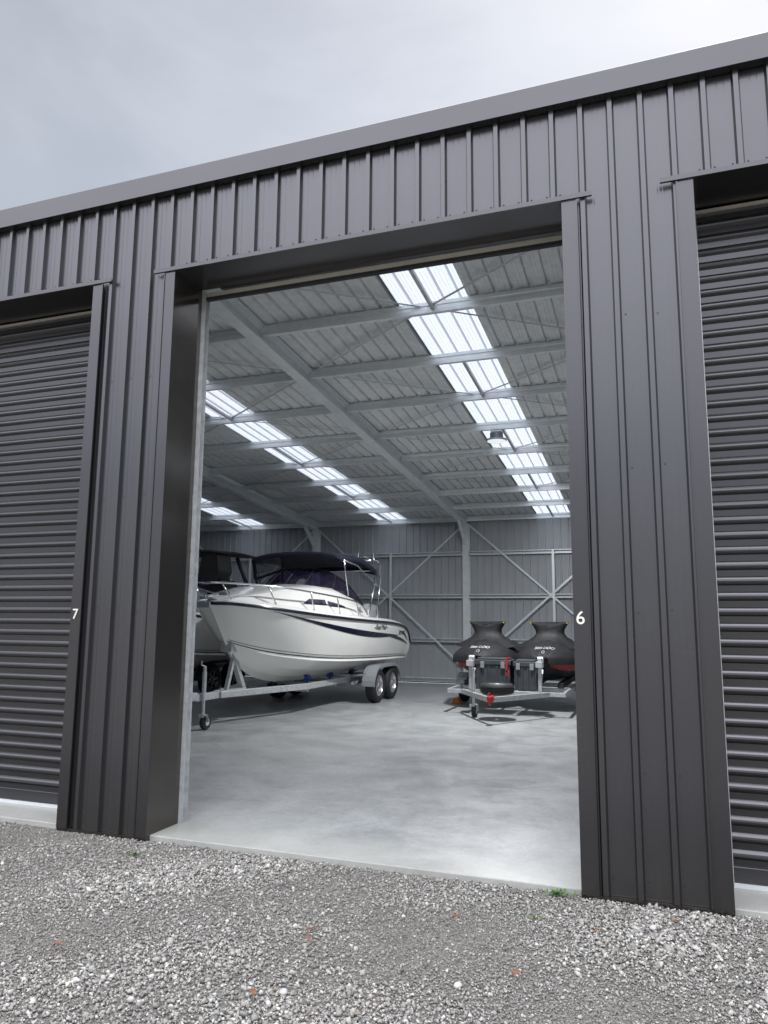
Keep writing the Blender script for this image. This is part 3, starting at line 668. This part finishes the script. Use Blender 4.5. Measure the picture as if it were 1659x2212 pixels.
for f in np.linspace(0,1,8):
    rows.append([P2((g_*1.2,2.5+1.5*f,3.02+.06*(1-g_*g_)+.03*math.sin(3*f))) for g_ in np.linspace(-1,1,11)])
m.grid(rows); o=m.obj('tower_canopy','cover',B2,True); md=o.modifiers.new('s','SOLIDIFY'); md.thickness=.05
m=MB(); rows=[]
for i in range(4,46):
    q=SH[i]; hgt=.40*math.sin(math.pi*min(1,(i-4)/41*.75+.1)); rows.append([P2((q[0]*g_*.88,q[1],q[2]+.07+hgt*(1-abs(g_)**2.2)*1.25)) for g_ in np.linspace(-1,1,15)])
m.grid(rows); m.obj('mooring_cover','cover',B2,True)
# ------------------------------------------------------------ jet skis
SKX,SKY=-3.02,13.45
ski=thing('covered_jet_ski','jet ski under a black fitted cover on a double trailer','jet ski',(SKX,SKY+1.5,.55),'jet skis parked side by side on one trailer')
def SP(x,y,z): return (SKX+x,SKY+y,z)
hl=MB(); rows=[]
for y,hw,zk,zc,zt in ((0,.04,.98,1.0,1.02),(.12,.2,.86,.92,1.03),(.35,.36,.68,.82,1.03),(.8,.52,.56,.74,1.02),(1.5,.59,.52,.70,.98),(2.4,.60,.52,.70,.94),(3.1,.58,.53,.70,.92)):
    half=[(0,zk),(hw*.5,zk+.06),(hw*.85,zc),(hw*.97,(zc+zt)/2),(hw,zt)]
    rows.append([SP(-x,y,z) for x,z in reversed(half)]+[SP(x,y,z) for x,z in half[1:]])
hl.grid(rows); hl.add(rows[-1],[tuple(range(len(rows[-1])))]); hl.obj('hull','cover',ski,True)
for s_ in (-1,1):
    rr_=MB(); rr_.tube([SP(s_*r_[0],r_[1],r_[2]) for r_ in ((.02,.0,.99),(.22,.12,1.0),(.38,.35,1.0),(.54,.8,.99),(.61,1.5,.95),(.62,2.4,.91),(.6,3.1,.89))],.03,8)
    rr_.obj('bumper','black',ski,True)
RM=pm('red_mesh_panel',(.25,.02,.02),.5,0,.9,60.)
for s_ in (-1,1):
    rm=MB()
    rows=[[SP(s_*x,y,z) for x,y,z in ((.14,.045,.93),(.28,.16,.90),(.42,.36,.88),(.53,.66,.86))],[SP(s_*x,y,z) for x,y,z in ((.13,.04,.84),(.26,.20,.79),(.39,.42,.76),(.50,.7,.76))]]
    rm.grid(rows); rm.obj('red_grille',RM,ski)
cv=MB(); rows=[]
prof=[(0,.10,.99,1.02),(.10,.26,.98,1.10),(.3,.46,.98,1.18),(.55,.57,.97,1.25),(.78,.61,.96,1.29),(.95,.62,.95,1.33),(1.1,.62,.95,1.34),(1.25,.62,.95,1.30),(1.5,.62,.94,1.22),(2.0,.62,.92,1.24),(2.5,.61,.90,1.27),(2.85,.59,.90,1.10),(3.12,.5,.9,.95)]
pc_=cr(prof,44)
for y,hw,z0,zt in pc_:
    row=[]
    for g_ in np.linspace(-1,1,33):
        a=abs(g_)
        core=math.exp(-(a/.5)**2)
        base_=z0+(min(zt,1.24)-z0)*(1-a**2.4)**.8 if a<1 else z0
        z=base_+(zt-min(zt,1.24))*core
        z+=.010*math.sin(g_*23+y*9)*(1-a)+.006*math.sin(g_*11-y*21)
        row.append(SP(hw*g_*1.03,y-.02,z))
    row=[SP(-hw*1.03,y-.01,z0-.10)]+row+[SP(hw*1.03,y-.01,z0-.10)]
    rows.append(row)
cv.grid(rows); cv.obj('fitted_cover','cover',ski,True)
cbv=BVHTree.FromPolygons([Vector(p) for p in cv.v],cv.f)
hb=MB(); rows=[]
for z,w_,d_,pw in ((1.15,.62,.46,.9),(1.21,.54,.36,.8),(1.28,.42,.27,.7),(1.35,.315,.19,.6),(1.42,.265,.15,.5),(1.49,.275,.13,.42),(1.56,.32,.11,.36),(1.62,.36,.09,.32),(1.64,.352,.06,.32)):
    row=[]
    for a in np.linspace(0,2*math.pi,40,endpoint=False):
        cx_=math.copysign(abs(math.cos(a))**pw,math.cos(a)); k=max(0,(z-1.45)/.19)
        row.append(SP(w_*cx_,1.02+d_*math.sin(a)-.06*k,z-.10*k*(1-abs(cx_))+.010*math.sin(a*7+z*9)*(1-k)+.008*math.sin(a*3+z*30)*(1-k)))
    rows.append(row)
hb.grid(rows,True); hb.add(rows[-1],[tuple(range(40))]); sharpsmooth(hb.obj('handlebar_cover','cover',ski,True),40)
for s_ in (-1,1):
    m=MB(); m.box(SKX+s_*.34-.012,SKX+s_*.34+.012,SKY+.86,SKY+.895,1.60,1.625); m.obj('handlebar_tip','yellow',ski,bevel=.006)
textmesh('cover_lettering','SEA-DOO',.08,SP(0,.2,1.175),(1,0,0),(0,.35,1),'lgrey',ski,.0005,cbv,.008,.3,.0015)
m=MB(); m.lathe([(0,.022),(0,.028),(.004,.028),(.004,.022)],(0,0,0),'Y',20)
vs=[]
for v in m.v:
    o=Vector(SP(v[0],-.4,1.10+v[2]*.8)); h=cbv.ray_cast(o,Vector((0,1,0)),3); vs.append((o.x,(h[0].y if h[0] else o.y)-.006+v[1],o.z))
m.v=vs; m.obj('round_emblem','lgrey',ski)
def copy_tree(root,dloc,rotz=0):
    n=root.copy(); COL.objects.link(n); n.location=root.location+Vector(dloc); n.rotation_euler=(0,0,rotz)
    for ch in root.children:
        q=ch.copy(); COL.objects.link(q); q.parent=n
    return n
copy_tree(ski,(1.20,.05,0),-.02)
TX,TY=-2.42,12.55
T3=thing('jet_ski_trailer','galvanised double jet ski trailer with spare wheel and red hitch','trailer',(TX,14,FZ))
m=MB()
for x in (-1.0,-.2,.2,1.0): m.beam((TX+x,12.95,.42),(TX+x,16.6,.42),.05,.08)
for y in (12.95,13.9,15.0,16.55): m.beam((TX-1.02,y,.42),(TX+1.02,y,.42),.05,.07)
for s_ in (-1,1): m.beam((TX+s_*.75,12.95,.42),(TX+s_*.04,11.75,.42),.05,.08)
m.beam((TX-1.1,14.9,.34),(TX+1.1,14.9,.34),.05,.05)
m.obj('frame','galvd',T3,bevel=.006)
for x in (-.60,.60):
    m=MB(); m.box(TX+x-.03,TX+x+.03,12.92,12.98,.45,1.02); m.beam((TX+x,12.95,.5),(TX+x,13.25,.8),.04,.04,(1,0,0)); m.box(TX+x-.06,TX+x+.06,12.86,13.02,.86,.96); m.lathe([(-.05,0),(-.05,.04),(.05,.04),(.05,0)],(TX+x,13.05,1.0),'X',12); m.obj('winch_post','galvd',T3,bevel=.006)
for x in (-.60,.60):
    for d in (-.25,.25):
        m=MB(); m.box(TX+x+d-.05,TX+x+d+.05,13.7,16.4,.46,.56); m.obj('bunk','cover',T3,bevel=.01)
jockey(T3,TX-.44,12.45,.85)
m=MB(); m.box(TX-.045,TX+.045,11.64,11.80,.40,.48); m.lathe([(-.03,0),(-.03,.04),(.03,.04),(.04,.03),(.04,0)],(TX,11.62,.44),'Z',14); m.beam((TX,11.72,.48),(TX,11.60,.53),.025,.02); m.box(TX-.02,TX+.02,11.61,11.65,.34,.41); m.obj('hitch_coupling','red',T3,bevel=.012)
sw=wheel(T3,(TX-.02,12.35,.54),.28,.16,1,'rim','Z')
for s_ in (-1,1):
    wheel(T3,(TX+s_*1.18,14.9,FZ+.26),.26,.16,s_)
    m=MB(); xa,xb=(TX+1.08,TX+1.29) if s_>0 else (TX-1.29,TX-1.08); fender(m,xa,xb,14.9,14.9,.31,FZ+.27); m.obj('mudguard','galvd',T3)
def crate(x0,x1,y0,y1,z0,z1,label):
    cxx=(x0+x1)/2; C=thing('tool_crate',label,'storage box',(cxx,(y0+y1)/2,z0),'storage boxes on the trailer drawbar')
    m=MB(); m.box(x0+.02,x1-.02,y0+.02,y1-.02,z0,z1-.12)
    for f in (.15,.38,.62,.85):
        xx=x0+(x1-x0)*f; m.box(xx-.015,xx+.015,y0+.005,y0+.0195,z0+.02,z1-.14)
    m.obj('body','crate',C,bevel=.012)
    m=MB(); m.box(x0,x1,y0,y1,z1-.118,z1-.03); m.box(x0+.04,x1-.04,y0+.04,y1-.04,z1-.03,z1); m.obj('lid','crate',C,bevel=.014)
    for f in (.22,.78):
        m=MB(); xx=x0+(x1-x0)*f; m.box(xx-.035,xx+.035,y0-.016,y0-.001,z1-.17,z1-.06); m.obj('latch','grey',C,bevel=.005)
crate(TX-.54,TX+.10,12.98,13.42,.465,1.0,'dark grey plastic storage box beside a red strap')
crate(TX+.13,TX+.55,12.99,13.43,.465,.98,'small dark grey plastic storage box with latches')
st3=MB(); 
for x in (TX+.03,): 
    st3.box(x-.015,x+.015,12.965,12.97,.80,1.005); st3.box(x-.015,x+.015,12.965,13.3,1.005,1.01)
st3.tube([(TX+.06,12.95,.8),(TX+.07,12.94,.74),(TX+.05,12.94,.70),(TX+.02,12.95,.76)],.010)
so3=st3.obj('red_strap','red'); so3["label"]='red ratchet strap hanging over a storage box'; so3["category"]='strap'
m=MB(); q=(-3.72,14.3)
m.add([(q[0],q[1],FZ),(q[0]+.2,q[1],FZ),(q[0]+.2,q[1]+.14,FZ),(q[0],q[1]+.14,FZ),(q[0]+.02,q[1],FZ+.10),(q[0]+.13,q[1],FZ+.13),(q[0]+.13,q[1]+.14,FZ+.13),(q[0]+.02,q[1]+.14,FZ+.10)],[(3,2,1,0),(4,5,6,7),(0,1,5,4),(1,2,6,5),(2,3,7,6),(3,0,4,7)])
o=m.obj('wheel_chock','orange',bevel=.01); o["label"]='orange plastic wheel chock on the concrete floor'; o["category"]='wheel chock'
# ------------------------------------------------------------ gravel stones
def lowf(x,y): return (np.sin(x*2.1+1.3*np.sin(y*1.7)+.4)+np.sin(y*3.3+1.9*np.sin(x*1.1))+np.sin(x*4.7-y*3.9))/3
NS=135000
x=rng.uniform(-6.4,1.9,NS); y=rng.uniform(2.45,4.832,NS)
inpier=np.zeros(NS,bool)
for pc in PC: inpier|=(np.abs(x-pc)<PH)&(y>4.80)
lf=lowf(x,y)
keep=~((y>4.80)&(rng.random(NS)<.6))&~inpier
r=np.exp(rng.normal(math.log(.0042),.36,NS))*(1+.30*lf); r=np.clip(r,.0022,.011)
big=rng.random(NS)<(.025+.05*np.clip(lf,0,1)); r[big]*=1.9
x=x[keep];y=y[keep];r=r[keep];lf=lf[keep];NS=len(x)
ph=(1+5**.5)/2
ico=np.array([(-1,ph,0),(1,ph,0),(-1,-ph,0),(1,-ph,0),(0,-1,ph),(0,1,ph),(0,-1,-ph),(0,1,-ph),(ph,0,-1),(ph,0,1),(-ph,0,-1),(-ph,0,1)])/math.sqrt(1+ph*ph)
F=np.array([(0,11,5),(0,5,1),(0,1,7),(0,7,10),(0,10,11),(1,5,9),(5,11,4),(11,10,2),(10,7,6),(7,1,8),(3,9,4),(3,4,2),(3,2,6),(3,6,8),(3,8,9),(4,9,5),(2,4,11),(6,2,10),(8,6,7),(9,8,1)])
var=ico[None]*(1+rng.uniform(-.45,.45,(32,12,1)))
vsel=var[rng.integers(0,32,NS)]*rng.uniform(.55,1.45,(NS,1,3))
q=rng.normal(size=(NS,4)); q/=np.linalg.norm(q,axis=1,keepdims=True); a,b,c_,d=q.T
Rm=np.stack([1-2*(c_*c_+d*d),2*(b*c_-a*d),2*(b*d+a*c_),2*(b*c_+a*d),1-2*(b*b+d*d),2*(c_*d-a*b),2*(b*d-a*c_),2*(c_*d+a*b),1-2*(b*b+c_*c_)],1).reshape(NS,3,3)
V=np.einsum('nij,nkj->nki',Rm,vsel)*r[:,None,None]
V[:,:,2]*=.8
V[:,:,0]+=x[:,None]; V[:,:,1]+=y[:,None]; V[:,:,2]+=(r*.30+.003+.004*lf+rng.uniform(0,.005,NS))[:,None]
V=V.reshape(-1,3); FF=(F[None]+(np.arange(NS)*12)[:,None,None]).reshape(-1,3)
me=bpy.data.meshes.new('gravel'); me.vertices.add(len(V)); me.vertices.foreach_set('co',V.ravel().astype(np.float32))
me.loops.add(FF.size); me.loops.foreach_set('vertex_index',FF.ravel().astype(np.int32))
me.polygons.add(len(FF)); me.polygons.foreach_set('loop_start',np.arange(0,FF.size,3,dtype=np.int32)); me.polygons.foreach_set('loop_total',np.full(len(FF),3,dtype=np.int32))
me.update(calc_edges=True)
val_=np.exp(rng.normal(math.log(.27),.36,NS))*(1+.20*lf); val_=np.clip(val_,.07,.60); warm=rng.normal(.025,.03,NS)
cc=np.stack([val_*(1.02+warm),val_*(1.0),val_*(.96-warm),np.ones(NS)],1); cc=np.repeat(cc,12,0)
at=me.color_attributes.new('col','FLOAT_COLOR','POINT'); at.data.foreach_set('color',cc.ravel().astype(np.float32))
me.materials.append(M['stone']); o=bpy.data.objects.new('gravel',me); COL.objects.link(o); o["kind"]="stuff"; o["label"]='loose grey crushed stone gravel on the yard'
# ------------------------------------------------------------ weeds & leaves
def ray(px_,py_,z=0.01):
    v=rt*(px_-829.5)+up*-(py_-1106)-bk*1593
    t_=(z-CH)/v.z; return (v.x*t_,v.y*t_)
for (px_,py_,sz,n) in ((290,1850,.08,14),(1205,1936,.085,36),(1150,1985,.05,12),(1010,1962,.04,8),(1240,1938,.05,10)):
    X,Y=ray(px_,py_); m=MB()
    for k in range(n):
        a=random.uniform(0,6.28); l=sz*random.uniform(.3,.7); ox=X+random.gauss(0,sz*.5); oy=Y+random.gauss(0,sz*.18); h=sz*random.uniform(.2,.5)
        d_=Vector((math.cos(a),math.sin(a),0)); nrm=Vector((-d_.y,d_.x,0)); w_=l*.18; o0=Vector((ox,oy,.012))
        m.add([o0,o0+d_*l*.35+nrm*w_+Vector((0,0,h*.7)),o0+d_*l*.7+Vector((0,0,h)),o0+d_*l*.35-nrm*w_+Vector((0,0,h*.7))],[(0,1,2,3)])
    o=m.obj('weed_plant','weed'); o["label"]='small green weed growing in the gravel'; o["category"]='weed'; o["group"]='weeds in the gravel'
for (px_,py_,sz,an) in ((1118,2105,.06,.9),(985,1982,.045,.2),(665,2028,.05,2.2),(125,2042,.05,.1),(1460,1992,.04,.3),(545,2145,.06,2.4),(35,1862,.03,.3),(1290,2012,.035,1),(300,2000,.02,1),(668,2010,.04,.5)):
    X,Y=ray(px_,py_,.03); m=MB(); rows=[]
    for f in np.linspace(0,1,7):
        w_=sz*.22*math.sin(math.pi*(.04+.94*f)); cxv=Vector((math.cos(an),math.sin(an),0)); nn=Vector((-cxv.y,cxv.x,0)); p=Vector((X,Y,.028+.01*math.sin(f*3)))+cxv*(f-.5)*sz
        rows.append([p-nn*w_+Vector((0,0,.006)),p,p+nn*w_+Vector((0,0,.007))])
    m.grid(rows); o=m.obj('fallen_leaf','leaf',None,True); o["label"]='dry reddish brown leaf lying on the gravel'; o["category"]='leaf'; o["group"]='fallen leaves on the gravel'
